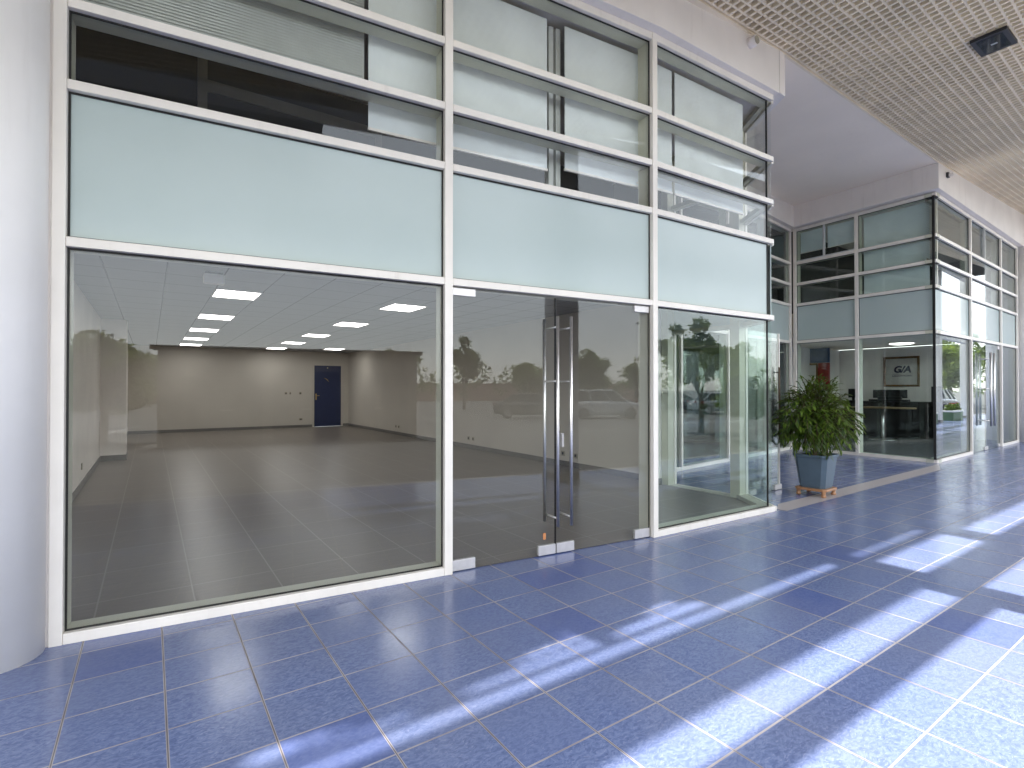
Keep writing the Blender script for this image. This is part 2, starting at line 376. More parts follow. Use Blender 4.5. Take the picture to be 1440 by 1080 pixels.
def handle(t, fr, u, zlo, zhi, brackets, r=.0148, outer=.062, inner=-.165):
    mb = MB(); n = 16
    for v in (outer, inner):
        x, y = fr.p(u, v); mb.tube((x,y,zlo),(x,y,zhi), r, n=n)
    for z in brackets:
        a = fr.p(u, outer-.01); b = fr.p(u, inner+.01); mb.tube((*a,z),(*b,z), r*.62, n=10)
    return mb.build('pull_handle', M['steel'], t, 0, True)
def smooth_angle(o):
    for p in o.data.polygons: p.use_smooth = len(p.vertices) == 4
def door_leaf(t, fr, u0, u1, z0, z1, hu, fits, hz, kind='glass', hk={}):
    o = MB().fbox(fr,u0,u1,GV0,GV1,z0,z1).build('glass_door', M[kind], t)
    e = MB(); e.fbox(fr,u0,u0+.003,GV0-.0005,GV1+.0005,z0,z1); e.fbox(fr,u1-.003,u1,GV0-.0005,GV1+.0005,z0,z1)
    e.build('glass_edge', M['gasket'], o)
    for (a,b,c,d) in fits:
        MB().fbox(fr,a,b,GV0-.012,GV1+.012,c,d).build('patch_fitting', M['patch'], o, .003)
        
    if hu is not None: smooth_angle(handle(o, fr, hu, *hz, **hk))
    return o

# ------------------------------------------------------------------ main shopfront
sf = thing('glass_storefront', 'large cream framed glass shopfront of the empty shop, with tall steel door handles', 'shopfront', (2.4,-.3,0))
mullion(sf, P1, -.068, 0, 0, 5.29)
MB().fbox(P1,-.135,-.070,-.10,-.012,0,5.29).build('side_trim', M['white_wall'], sf)
mullion(sf, P2, -.036, .036, 0, 5.29)
mullion(sf, P3, -.034, .036, 0, 5.29)
for fr, a, b in ((P1,.001,P1.L-.004),(P2,.037,P2.L-.036),(P3,.037,2.16)):
    for z0, z1 in RZ: rail(sf, fr, a, b, z0, z1)
rail(sf, P1, .001, P1.L-.004, 0, .066, name='sill'); rail(sf, P3, .037, 2.16, 0, .066, name='sill')
rows = [(RZ[0][1],RZ[1][0],'frosted')] + [(RZ[k][1],RZ[k+1][0],'glass') for k in (1,2,3)]
for fr, a, b in ((P1,.001,P1.L-.004),(P2,.037,P2.L-.036),(P3,.037,2.085)):
    for z0, z1, k in rows: pane(sf, fr, a, b, z0, z1, k)
pane(sf, P1, .001, P1.L-.004, .066, 2.42); pane(sf, P3, .037, 2.085, .066, 2.42, 'glass_green')
g = 1.094
door_leaf(sf, P2, .046, g-.003, .012, 2.405, 1.045, [(.050,.262,.008,.098),(.90,g-.006,.008,.098),(.050,.262,2.345,2.41)], (.285,2.215,(.36,1.62,2.12)))
door_leaf(sf, P2, g+.003, 2.262, .012, 2.405, 1.195, [(g+.006,1.30,.008,.098),(2.06,2.258,.008,.098),(2.06,2.258,2.345,2.41)], (.28,2.225,(.36,1.62,2.12)))
# steel door stop profile inside the right jamb and lock
MB().fbox(P2,.037,.045,-.19,-.066,.0,2.42).build('door_stop', M['inner_frame'], sf)
MB().fbox(P2,2.264,2.272,-.19,-.066,.0,2.42).build('door_stop', M['inner_frame'], sf)
MB().fbox(P2,1.150,1.172,-.085,-.022,1.0,1.13).build('door_lock', M['patch'], sf, .003)
MB().fbox(P2,.955,.985,GV1+.001,GV1+.0025,.15,.21).build('door_sticker', M['orange_sticker'], sf)
# steel posts behind the gap between the blinds of the door bay
for u in (1.20,1.285): MB().fbox(P2,u,u+.055,-.40,-.33,3.43,5.2).build('steel_post', M['slat'], sf)
# side return beside the recess
SD = Fr((6.985,-.565),(7.47,.12)); S2 = Fr((7.47,.12),(7.47,1.36))
rail(sf, SD, .01, SD.L-.002, 0, .06, name='sill'); rail(sf, S2, .15, S2.L-.02, 0, .012, name='threshold')
for z0, z1 in RZ:
    rail(sf, SD, .05, SD.L-.002, z0, z1, .03, .06); rail(sf, S2, .15, S2.L, z0, z1, .03, .06)
mullion(sf, S2, -.0, .148, 0, 5.29); mullion(sf, S2, S2.L, S2.L+.13, 0, 5.29)
for z0, z1, k in rows:
    pane(sf, SD, .02, SD.L-.002, z0, z1, k, False); pane(sf, S2, .15, S2.L, z0, z1, k, False)
pane(sf, SD, .02, SD.L-.002, .06, 2.42, 'glass_green', False)
MB().fbox(P3,2.080,2.092,-.064,-.046,.066,5.21).build('corner_seal', M['gasket'], sf)
# leaf of the side entrance, standing open into the recess
dl = thing('open_glass_door', 'frameless glass side door standing open into the recess, left of the potted plant', 'door', (7.56,.16,0))
OF = Fr((7.56,.165),(8.43,.20))
o = MB().fbox(OF,0,OF.L,-.006,.006,.015,2.40).build('door_pane', M['glass_green'], dl)
MB().fbox(OF,OF.L-.012,OF.L+.012,-.014,.014,.015,2.40).build('edge_trim', M['frame'], dl)
MB().fbox(OF,OF.L-.16,OF.L+.045,-.024,.024,.008,.085).build('patch_fitting', M['patch'], dl, .003)
MB().fbox(OF,0,.17,-.022,.022,.008,.085).build('patch_fitting', M['patch'], dl, .003)
x, y = OF.p(OF.L-.075,.05)
hb = MB().tube((x,y,.77),(x,y,1.88),.013)
for z in (.85,1.80): hb.tube((x,y,z),(*OF.p(OF.L-.075,.0),z),.009)
smooth_angle(hb.build('pull_handle', M['bark'], dl))

# blinds behind the upper windows
def roller(label, fr, u0, u1, z0, z1, v=-.26, group='white roller blinds behind the upper shopfront windows', mat='blind'):
    c = fr.p((u0+u1)/2, v); t = thing('roller_blind', label, 'blind', (c[0],c[1],z0), group)
    mb = MB(); n = 10
    # cloth with a slight belly
    for k in range(n):
        a, b = z0+(z1-z0)*k/n, z0+(z1-z0)*(k+1)/n
        mb.fbox(fr,u0,u1,v-.002,v+.002,a,b)
    MB().fbox(fr,u0,u1,v-.002,v+.002,z0+.024,z1).build('blind_cloth', M[mat], t)
    MB().fbox(fr,u0-.004,u1+.004,v-.011,v+.011,z0,z0+.024).build('bottom_bar', M['white_wall'], t, .003)
    return t
roller('narrow white roller blind beside the grey slatted blind, above the large left window', P1, 1.885, 2.50, 3.685, 5.2)
roller('white roller blind above the left leaf of the shop door', P2, -.02, 1.135, 3.69, 5.2)
roller('white roller blind above the right leaf of the shop door', P2, 1.345, 2.36, 3.74, 5.2)
roller('narrowest white roller blind, just right of the second upper mullion', P3, .0, .56, 3.78, 5.2)
roller('white roller blind at the right corner of the shopfront, edge raised from the glass corner', P3, .61, 1.90, 3.78, 5.2)
def venetian(name, label, fr, u0, u1, z0, z1, v, mat, group=None, pitch=.032, tilt=.5, w=.019):
    c = fr.p((u0+u1)/2, v); t = thing(name, label, 'blind', (c[0],c[1],z0), group)
    mb = MB(); z = z0
    while z < z1:
        a = [(*fr.p(u0,v+w),z-w*tilt),(*fr.p(u1,v+w),z-w*tilt),(*fr.p(u1,v-w),z+w*tilt),(*fr.p(u0,v-w),z+w*tilt)]
        b = [(p[0],p[1],p[2]+.0016) for p in a]
        mb.hexa(a,b); z += pitch
    mb.build('slats', M[mat], t)
    MB().fbox(fr,u0,u1,v-.014,v+.014,z0-.035,z0-.012).build('bottom_bar', M[mat], t)
    MB().fbox(fr,u0,u1,v-.03,v+.03,z1,z1+.04).build('head_rail', M[mat], t)
    return t
venetian('slatted_blind', 'wide grey slatted blind behind the upper glass at the far left', P1, -.02, 1.85, 4.06, 5.16, -.26, 'slat', None, .023, 2.3, .006)

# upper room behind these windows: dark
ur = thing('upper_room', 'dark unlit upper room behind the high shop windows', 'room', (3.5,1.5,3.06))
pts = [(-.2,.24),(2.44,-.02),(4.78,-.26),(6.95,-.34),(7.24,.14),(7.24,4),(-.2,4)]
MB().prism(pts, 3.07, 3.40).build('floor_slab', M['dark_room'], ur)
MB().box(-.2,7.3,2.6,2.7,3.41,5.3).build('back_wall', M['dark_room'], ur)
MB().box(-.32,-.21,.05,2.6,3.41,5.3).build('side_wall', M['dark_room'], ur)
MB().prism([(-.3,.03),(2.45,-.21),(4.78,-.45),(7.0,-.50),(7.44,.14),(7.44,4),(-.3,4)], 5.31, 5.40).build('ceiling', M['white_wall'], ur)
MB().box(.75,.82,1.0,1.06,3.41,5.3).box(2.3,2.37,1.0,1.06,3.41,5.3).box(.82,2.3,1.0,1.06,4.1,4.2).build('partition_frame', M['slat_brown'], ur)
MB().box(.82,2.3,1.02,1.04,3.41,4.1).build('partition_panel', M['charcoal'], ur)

# ------------------------------------------------------------------ column, fascia, soffit
cy = MB().lathe((-.325,-.0,0), [(.245,0),(.245,zc(-.3)+.02)], 64)
o = cy.build('round_column', M['column_white']); smooth_angle(o)
tag(o, 'white round column at the left edge, touching the large shop window', 'column')
fa = thing('fascia_beam', 'white plastered band above the empty shop, carrying a small round detector', 'fascia', (3,-.6,5.35))
fl = [(-.6,-.10),(2.45,-.36),(4.78,-.585),(6.97,-.628)]; 
def slope_prism(pts, z0, ztop):
    mb = MB(); n = len(pts); i = 0
    a = sum(pts[k][0]*pts[(k+1)%n][1]-pts[(k+1)%n][0]*pts[k][1] for k in range(n))
    if a < 0: pts = pts[::-1]
    zf = z0 if callable(z0) else (lambda x: z0)
    mb.v = [(p[0],p[1],zf(p[0])) for p in pts]+[(p[0],p[1],ztop(p[0])) for p in pts]
    mb.f = [tuple(range(n))[::-1], tuple(range(n,2*n))] + [(k,(k+1)%n,n+(k+1)%n,n+k) for k in range(n)]
    return mb
slope_prism(fl+[(6.97,2.6),(-.6,2.6)], 5.292, lambda x: zc(x)-.001).build('plaster_band', M['white_wall'], fa, .004)
slope_prism([(6.975,-.632),(7.125,-.618),(7.6,.1),(7.6,2.4),(6.975,2.4)], 5.30, lambda x: zc(x)-.001).build('end_cap', M['white_wall'], fa, .004)
dt = thing('round_detector', 'small white round sensor on the plaster band above the shop', 'sensor', (6.35,-.63,5.69))
def cylY(mb, c, r, y0, y1, n=28, dx=0): return mb.tube((c[0],y0,c[1]),(c[0]+dx,y1,c[1]), r, n=n)
smooth_angle(cylY(MB(), (6.33,5.69), .062, -.60, -.70, dx=.006).build('housing', M['white_wall'], dt))
smooth_angle(cylY(MB(), (6.337,5.69), .046, -.7005, -.708, dx=.0).build('lens', M['socket'], dt))
# soffit over the recess
sp = [(7.126,-.606),(9.37,-.489),(13.74,-.259),(14.05,3.2),(7.5,3.2)]
so = slope_prism(sp, lambda x: zc(x), lambda x: zc(x)+.05).build('recess_soffit', M['soffit'])
tag(so, 'smooth white soffit over the recess between the two shops', 'ceiling')

# ------------------------------------------------------------------ recess back wall glazing
U2R = [(2.71,2.78),(3.66,3.73),(4.19,4.26),(4.73,4.80),(5.585,5.66)]
rc = thing('recess_glazing', 'narrow dark glazed wall at the back of the recess behind the plant', 'glazed wall', (10.8,2.4,0))
RF = Fr((7.45,2.06),(14.06,2.90))
for u in (1.3,3.2,5.08,6.58):
    mullion(rc, RF, u-.03, u+.03, 0, 5.66)
for a, b in ((.05,1.268),(1.332,3.168),(3.232,5.048),(5.112,6.548)):
    rail(rc, RF, a, b, 0, .07, name='sill')
    for z0, z1 in U2R: rail(rc, RF, a, b, z0, z1)
    pane(rc, RF, a, b, .07, U2R[0][0], 'glass_green', False); pane(rc, RF, a, b, U2R[0][1], U2R[1][0], 'frosted', False)
    for k in (1,2,3): pane(rc, RF, a, b, U2R[k][1], U2R[k+1][0], 'glass_green', False)
mb = slope_prism([RF.p(-.2,.10),RF.p(6.61,.10),RF.p(6.61,-.3),RF.p(-.2,-.3)], 5.665, lambda x: zc(x)-.001).build('plaster_band', M['white_wall'], rc)
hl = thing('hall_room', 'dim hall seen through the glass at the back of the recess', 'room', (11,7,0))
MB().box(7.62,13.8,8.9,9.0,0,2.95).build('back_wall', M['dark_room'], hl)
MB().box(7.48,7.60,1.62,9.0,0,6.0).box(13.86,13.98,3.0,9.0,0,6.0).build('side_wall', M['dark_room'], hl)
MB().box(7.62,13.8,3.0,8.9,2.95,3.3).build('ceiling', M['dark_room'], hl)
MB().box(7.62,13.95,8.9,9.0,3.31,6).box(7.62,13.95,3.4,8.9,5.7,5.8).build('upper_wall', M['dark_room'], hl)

# ------------------------------------------------------------------ second shop (corner office)
cs = thing('corner_storefront', 'cream framed glass corner shopfront beyond the recess, with frosted band and slatted blinds', 'shopfront', (14,1,0))
B0 = (13.91,-.16); SW = Fr((14.06,2.88), B0); FW = Fr(B0, (21.11,.07))
SF = lambda fr: fr
mullion(cs, SW, 0, .075, 0, 5.66); uS = 1.50; mullion(cs, SW, uS-.035, uS+.035, 0, 5.66)
for a, b in ((.076,uS-.036),(uS+.036,SW.L+.0)):
    rail(cs, SW, a, b, 0, .07, name='sill')
    for z0, z1 in U2R: rail(cs, SW, a, b, z0, z1)
    e = b if b < 2.9 else SW.L-.05
    pane(cs, SW, a, e, .07, U2R[0][0], 'glass_green', b < 2.9); pane(cs, SW, a, e, U2R[0][1], U2R[1][0], 'frosted')
    for k in (1,2,3): pane(cs, SW, a, e, U2R[k][1], U2R[k+1][0], 'glass_green')
# sash bar of the small opening window high up on the side wall
MB().fbox(SW,.74,.78,-.052,-.01,4.80,5.585).build('sash_bar', M['slat'], cs)
MB().fbox(SW,.08,1.46,-.05,-.012,4.80,4.83).build('sash_bar', M['slat'], cs)
u1, u2, u3 = 2.55, 5.36, FW.L
for u in (u1,u2): mullion(cs, FW, u-.035, u+.035, 0, 5.66)
mullion(cs, FW, u3-.06, u3, 0, 5.66)
for a, b in ((.0,u1-.036),(u1+.036,u2-.036),(u2+.036,u3-.061)):
    door = abs(a-u1-.036) < 1e-6
    if not door: rail(cs, FW, a, b, 0, .07, name='sill')
    for z0, z1 in U2R: rail(cs, FW, a, b, z0, z1)
    e = a+.05 if a == 0 else a
    pane(cs, FW, e, b, U2R[0][1], U2R[1][0], 'frosted_gloss', True, 'frosted_panel')
    for k in (1,2,3): pane(cs, FW, e, b, U2R[k][1], U2R[k+1][0], 'glass_office')
    if not door: pane(cs, FW, e, b, .07, U2R[0][0], 'glass_office')
gm = (u1+u2)/2-.02
hk = dict(r=.024, outer=.085, inner=-.19)
door_leaf(cs, FW, u1+.05, gm-.003, .012, 2.69, gm-.16, [(gm-.16,gm-.006,.008,.09),(u1+.06,u1+.20,2.60,2.695)], (.62,2.45,(.75,1.55,2.3)), 'glass_office', hk)
door_leaf(cs, FW, gm+.003, u2-.05, .012, 2.69, gm+.16, [(gm+.006,gm+.16,.008,.09),(u2-.25,u2-.06,.008,.09),(u2-.25,u2-.06,2.60,2.695)], (.62,2.45,(.75,1.55,2.3)), 'glass_office', hk)
MB().fbox(FW,u1+1.22,u1+1.27,-.05,-.006,4.80,5.585).build('sash_bar', M['slat'], cs)
MB().fbox(FW,-.004,.012,-.068,-.02,.07,5.6).build('corner_seal', M['gasket'], cs)
# plaster bands above
fb = thing('fascia_beam', 'white plastered band above the corner office, turning the corner of the recess', 'fascia', (15,-.2,5.66))
slope_prism([(13.74,-.262),(21.6,.0-.03),(23.5,.02),(23.5,3.3),(14.05,3.3),(13.93,2.96)], 5.675, lambda x: zc(x)-.001).build('plaster_band', M['white_wall'], fb, .006)
cm = thing('wall_spotlight', 'tiny bracket lamp on the plaster band near the corner of the far office', 'lamp', (14.25,-.24,6.03))
MB().box(14.20,14.30,-.29,-.25,6.0,6.10).build('bracket', M['charcoal'], cm); MB().box(14.215,14.29,-.37,-.291,6.01,6.07).build('lamp_head', M['white_wall'], cm, .008)
# far white column closing the view
o = MB().lathe((21.95,-.02,0), [(.66,0),(.66,zc(21.9)+.05)], 64).build('round_column', M['column_white']); smooth_angle(o)
tag(o, 'white round column at the far right end of the corner office', 'column')
# blinds of the corner office
roller('grey white blind filling the upper right bay on the side wall of the corner office', SW, uS+.06, SW.L-.20, 3.75, 5.56, -.24, 'roller blinds on the side wall of the corner office')
roller('short left roller blind half lowered in the upper window next to the recess corner', SW, .11, .735, 5.02, 5.56, -.16, 'roller blinds on the side wall of the corner office')
roller('short roller blind half lowered in the upper window, right of the thin sash bar', SW, .785, 1.45, 5.02, 5.56, -.16, 'roller blinds on the side wall of the corner office')
MB().fbox(SW,SW.L-.115,SW.L-.07,-.28,-.24,3.75,5.58).build('steel_post', M['inner_frame'], cs)
for (a,b,lab) in ((.06,u1-.06,'brown slatted blind in the upper bay nearest the corner of the far office'),(u1+.06,u2-.06,'brown slatted blind above the double glass door of the far office'),(u2+.06,u3-.1,'brown slatted blind in the last upper bay beside the far column')):
    venetian('slatted_blind', lab, FW, a, b, 4.32, 5.52, -.17, 'slat_brown', 'brown slatted blinds of the corner office', .05, .75)

# office interior
of = thing('office_room', 'white office room behind the corner glazing', 'room', (18,5,0))
MB().box(21.2,21.3,.25,9,0,2.95).build('wall', M['white_wall'], of)
MB().box(14.25,21.2,4.9,5.0,0,2.95).build('wall', M['white_wall'], of)
MB().prism([(14.1,.02),(21.2,.25),(21.2,5),(14.3,5)],2.96,3.5).build('ceiling', M['soffit'], of)
MB().box(19.05,19.15,4.30,4.64,1.1,2.42).build('accent_panel', M['red_paint'], of, label='red wall panel beside the doorway')
MB().box(19.05,19.15,4.30,5.16,2.43,2.92).build('accent_panel', M['blue_paint'], of, label='dark blue panel above the doorway')
MB().box(19.05,19.15,4.30,4.64,0,1.09).build('accent_panel', M['white_wall'], of)
MB().box(19.02,19.16,4.645,4.69,0,2.42).box(19.02,19.16,5.12,5.16,0,2.42).box(19.02,19.16,4.69,5.12,2.36,2.42).build('door_frame', M['gold'], of)
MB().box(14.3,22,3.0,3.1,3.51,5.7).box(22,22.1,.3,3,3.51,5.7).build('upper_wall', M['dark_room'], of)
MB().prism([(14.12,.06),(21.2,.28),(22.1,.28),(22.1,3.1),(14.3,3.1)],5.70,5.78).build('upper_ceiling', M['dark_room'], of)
MB().box(19.10,19.3,2.75,2.87,0,2.95).build('pilaster', M['white_wall'], of) if False else None
cl = thing('round_ceiling_lamp', 'shallow round white ceiling lamp inside the corner office', 'lamp', (19.4,2.35,2.95))
smooth_angle(MB().lathe((19.4,2.35,2.90), [(.16,0),(.30,.02),(.32,.05)], 32).build('diffuser', emis('office_lamp', (1,.98,.93), .9), cl))
smooth_angle(MB().lathe((19.4,2.35,2.94), [(.34,0),(.34,.014)], 32).build('rim', M['white_wall'], cl))
# framed sign
sg = thing('framed_sign', 'gilt framed sign with dark blue letters on the office wall', 'sign', (21.18,2.98,2.13))
yl, yr, zb, zt = 3.49, 2.46, 1.62, 2.63
w = .07
MB().box(21.15,21.195,yr,yl,zb,zb+w).box(21.15,21.195,yr,yl,zt-w,zt).box(21.15,21.195,yr,yr+w,zb+w,zt-w).box(21.15,21.195,yl-w,yl,zb+w,zt-w).build('frame', M['gold'], sg, .012)
MB().box(21.175,21.192,yr+w,yl-w,zb+w,zt-w).build('sheet', M['paper'], sg)
def text_mesh(body, size, shear, offset, name, mat, parent, pos, ext=.002, align='CENTER'):
    cu = bpy.data.curves.new(name, 'FONT'); cu.body = body; cu.size = size; cu.shear = shear; cu.offset = offset; cu.extrude = ext; cu.align_x = align; cu.align_y = 'CENTER'
    cu.space_character = .96
    to = bpy.data.objects.new(name, cu); COL.objects.link(to); dg = bpy.context.evaluated_depsgraph_get()
    me = bpy.data.meshes.new_from_object(to.evaluated_get(dg)); bpy.data.objects.remove(to)
    rot = Matrix(((0,0,-1),(-1,0,0),(0,1,0))).to_4x4()
    me.transform(Matrix.Translation(pos) @ rot); me.materials.clear(); me.materials.append(mat)
    o = bpy.data.objects.new(name, me); COL.objects.link(o); o.parent = parent; o.location = -parent.location
    return o
text_mesh('G/A', .30, .22, .013, 'lettering', M['navy_ink'], sg, Vector((21.172, 2.955, 2.19)))
mb = MB().box(21.171,21.174,2.66,3.25,2.035,2.042)
for k in range(19):
    yy = 3.235-.0302*k; hh = random.choice((.026,.034,.034)); mb.box(21.171,21.174,yy-.021,yy,1.965,1.965+hh)
mb.build('small_print', M['navy_ink'], sg)
# desk, table and equipment
dk = thing('reception_desk', 'long glossy black reception desk under the framed sign', 'desk', (19.9,2.6,0))
MB().box(19.92,19.99,.9,4.2,.06,1.10).build('front_panel', M['black_desk'], dk, .004)
MB().box(19.86,20.30,.86,4.24,1.102,1.15).build('counter_top', M['black_desk'], dk, .006)
MB().box(20.0,20.6,.9,.96,.06,1.10).box(20.0,20.6,4.14,4.2,.06,1.10).build('side_panel', M['black_desk'], dk)
MB().box(19.98,20.6,.93,4.17,0,.058).build('plinth', M['black_desk'], dk)
tb = thing('meeting_table', 'oval wooden meeting table with a single slim steel leg before the black desk', 'table', (18.9,2.68,0))
pts = [(18.9+.34*math.cos(t), 2.68+.86*math.sin(t)) for t in [2*math.pi*k/40 for k in range(40)]]
MB().prism(pts,.955,.995).build('table_top', M['table_wood'], tb, .006)
smooth_angle(MB().tube((18.9,2.68,.02),(18.9,2.68,.955),.042,n=20).build('leg', M['steel'], tb))
smooth_angle(MB().lathe((18.9,2.68,.004),[(.36,0),(.35,.012),(.06,.03)],32).build('foot', M['steel'], tb))
def monitor(label, x, y, w, h, z, base=True):
    t = thing('monitor', label, 'monitor', (x,y,z), 'black screens on the reception desk')
    MB().box(x,x+.05,y-w/2,y+w/2,z+.10,z+.10+h).build('screen', M['black_plastic'], t, .006)
    MB().box(x+.01,x+.04,y-.04,y+.04,z+.015,z+.10).build('stand', M['black_plastic'], t); MB().box(x-.06,x+.14,y-.16,y+.16,z,z+.014).build('base', M['black_plastic'], t, .004)
    return t
monitor('wide black screen on the desk below the framed sign', 20.1, 2.93, .95, .27, 1.15)
monitor('small black screen at the left end of the reception desk', 20.1, 4.0, .30, .30, 1.15)
pr = thing('desk_printer', 'low black printer with a wider base in front of the wide screen on the desk', 'printer', (19.98,2.9,1.15))
MB().box(19.88,20.05,2.35,3.45,1.152,1.21).build('body', M['black_plastic'], pr, .01); MB().box(19.90,20.03,2.55,3.2,1.212,1.30).build('paper_tray', M['black_plastic'], pr, .008)
tw = thing('computer_tower', 'upright black computer case at the right end of the reception desk', 'computer', (20.1,1.72,1.15))
MB().box(20.0,20.2,1.55,1.80,1.152,1.62).build('case', M['black_plastic'], tw, .006); MB().box(19.995,19.999,1.60,1.75,1.5,1.58).build('drive_front', M['charcoal'], tw)
bt = thing('bottle', 'pale green bottle in front of the red wall panel behind the plant', 'bottle', (18.9,4.5,1.1))
smooth_angle(MB().lathe((18.95,4.48,1.5),[(.05,0),(.05,.22),(.02,.30),(.02,.36)],16).build('glass_body', M['headlight'], bt))
cab = thing('low_cabinet', 'white low cabinet below the bottle in the office', 'cabinet', (18.9,4.7,0))
MB().box(18.75,19.01,4.3,5.1,0,1.498).build('carcass', M['white_wall'], cab, .004); MB().box(18.735,18.749,4.32,4.69,.08,1.47).box(18.735,18.749,4.71,5.08,.08,1.47).build('cabinet_door', M['white_wall'], cab)

# ------------------------------------------------------------------ empty shop interior
def wall(name, label, bxs, mat='room_wall', skirt=None, cat='wall'):
    t = thing(name, label, cat, (bxs[0][0],bxs[0][2],0)); mb = MB()
    for b in bxs: mb.box(*b)
    mb.build('plaster', M[mat], t)
    if skirt:
        mb = MB()
        for b in skirt: mb.box(*b)
        mb.build('skirting', M['skirting'], t)
    return t
wall('interior_wall', 'long white wall on the right of the empty shop', [(7.3,7.46,1.73,18.3,0,3.05)], skirt=[(7.286,7.299,1.73,18.0,.005,.105)])
wall('wall_pier', 'white pier ending the right shop wall near the side glass', [(7.05,7.44,1.50,1.725,0,3.05)], 'white_wall', [(7.036,7.44,1.486,1.499,.005,.105),(7.036,7.049,1.50,1.725,.005,.105)])
wall('interior_wall', 'white back wall of the empty shop with a navy door', [(-.6,5.86,18.0,18.2,0,3.05),(7.06,7.3,18.0,18.2,0,3.05),(5.86,7.06,18.0,18.2,2.56,3.05)], skirt=[(-.2,5.84,17.986,17.999,.005,.105),(7.08,7.285,17.986,17.999,.005,.105)])
wall('interior_wall', 'white wall on the left of the empty shop, behind the left jamb', [(-.62,-.45,.15,10,0,3.05),(-.62,-.2,10.6,18.0,0,3.05)], 'white_wall', [(-.449,-.436,.15,9.98,.005,.11),(-.199,-.186,10.62,17.98,.005,.105)])
wall('wall_pier', 'white pier stepping out of the left shop wall', [(-.45,0.0,10.0,10.6,0,3.05)], 'white_wall', [(-.44,.013,9.986,9.999,.005,.125),(.001,.013,10.0,10.6,.005,.125)])
rcl = MB().prism([(-.62,.12),(2.46,-.13),(4.8,-.36),(6.96,-.44),(7.46,.22),(7.46,18.2),(-.62,18.2)],3.052,3.065)
o = rcl.build('suspended_ceiling', M['room_ceiling']); tag(o, 'white tiled suspended ceiling of the empty shop', 'ceiling')
# recessed light panels
def panel(x, y, label):
    t = thing('ceiling_light', label, 'ceiling light', (x,y,3.04), 'square light panels in the shop ceiling')
    MB().box(x,x+.60,y,y+.74,3.043,3.051).build('diffuser', M['lamp_panel'], t)
    mb = MB(); a = .02; mb.box(x-a,x+.6+a,y-a,y,3.038,3.0515).box(x-a,x+.6+a,y+.74,y+.74+a,3.038,3.0515).box(x-a,x,y,y+.74,3.038,3.0515).box(x+.6,x+.6+a,y,y+.74,3.038,3.0515)
    mb.build('trim', M['white_wall'], t)
order = ['nearest', 'second', 'third', 'fourth', 'fifth']
for k, y in enumerate((4.82,7.99,10.93,13.75,16.3)): panel(1.25, y, order[k]+' light panel from the window in the left ceiling row')
for k, y in enumerate((4.6,7.66,10.75,13.6,16.4)): panel(3.96, y, order[k]+' light panel from the window in the right ceiling row')
panel(5.84, 15.6, 'farthest right light panel in the shop ceiling, above the navy door')
em = thing('emergency_light', 'small white box lamp under the shop ceiling before the nearest light panel', 'lamp', (1.1,3.6,3.05))
MB().box(.98,1.22,3.55,3.65,2.90,3.03).build('body', M['white_wall'], em, .02); MB().box(1.0,1.2,3.56,3.64,3.031,3.05).build('mount', M['charcoal'], em)
# navy door in the back wall
nd = thing('navy_door', 'dark navy door in the back wall of the empty shop', 'door', (6.46,18,0))
MB().box(5.92,7.0,18.02,18.06,.01,2.50).build('door_leaf', M['blue_door'], nd, .003)
MB().box(5.862,5.918,17.985,18.1,0,2.555).box(7.002,7.058,17.985,18.1,0,2.555).box(5.918,7.002,17.985,18.1,2.502,2.555).build('door_frame', M['room_wall'], nd)
hd = MB(); hd.box(5.97,6.02,18.008,18.019,1.10,1.35); hd.tube((5.995,18.01,1.27),(5.995,17.955,1.27),.011); hd.tube((5.995,17.958,1.27),(6.11,17.958,1.27),.011)
hd.build('door_handle', M['brass'], nd)
lf = MB()
for k in range(5):
    t = R(150-35*k); lf.tube((6.40,18.016,1.95),(6.40+.10*math.cos(t),18.016,1.95+.07*math.sin(t)-.03*k),.016,.004,6)
lf.build('door_badge', M['brass'], nd); MB().box(6.43,6.47,18.012,18.019,2.38,2.44).build('door_number', M['socket'], nd)
def socket(label, c, axis, size=(.10,.10)):
    t = thing('wall_socket', label, 'socket', c, 'sockets and switches on the shop walls'); x, y, z = c; h = size[0]/2; v = size[1]/2
    if axis == 'x':
        MB().box(x-.014,x-.001,y-h,y+h,z-v,z+v).build('cover', M['socket'], t, .003); MB().box(x-.016,x-.0145,y-h*.5,y+h*.5,z-v*.5,z+v*.5).build('insert', M['charcoal'], t)
    else:
        MB().box(x-h,x+h,y-.014,y-.001,z-v,z+v).build('cover', M['socket'], t, .003); MB().box(x-h*.5,x+h*.5,y-.016,y-.0145,z-v*.5,z+v*.5).build('insert', M['charcoal'], t)
socket('left socket of the middle pair low on the right shop wall', (7.3,7.82,.26), 'x')
socket('right socket of the middle pair low on the right shop wall', (7.3,7.58,.26), 'x')
socket('socket nearest the glass, low on the right shop wall', (7.3,3.62,.24), 'x')
socket('socket behind the door handles, low on the right shop wall', (7.3,4.0,.25), 'x')
socket('left socket of the far pair low on the right shop wall', (7.3,12.75,.28), 'x')
socket('right socket of the far pair low on the right shop wall', (7.3,12.5,.28), 'x')
socket('light switch farthest left of the navy door', (4.84,18,1.37), 'y')
socket('narrow light switch on the back wall, middle of three', (5.0,18,1.37), 'y', (.06,.1))
socket('light switch nearest the navy door', (5.38,18,1.37), 'y')
socket('socket low on the back wall beside the navy door', (5.40,18,.33), 'y', (.14,.09))
socket('upper socket low on the left shop wall', (-.436,6.4,.34), 'x')
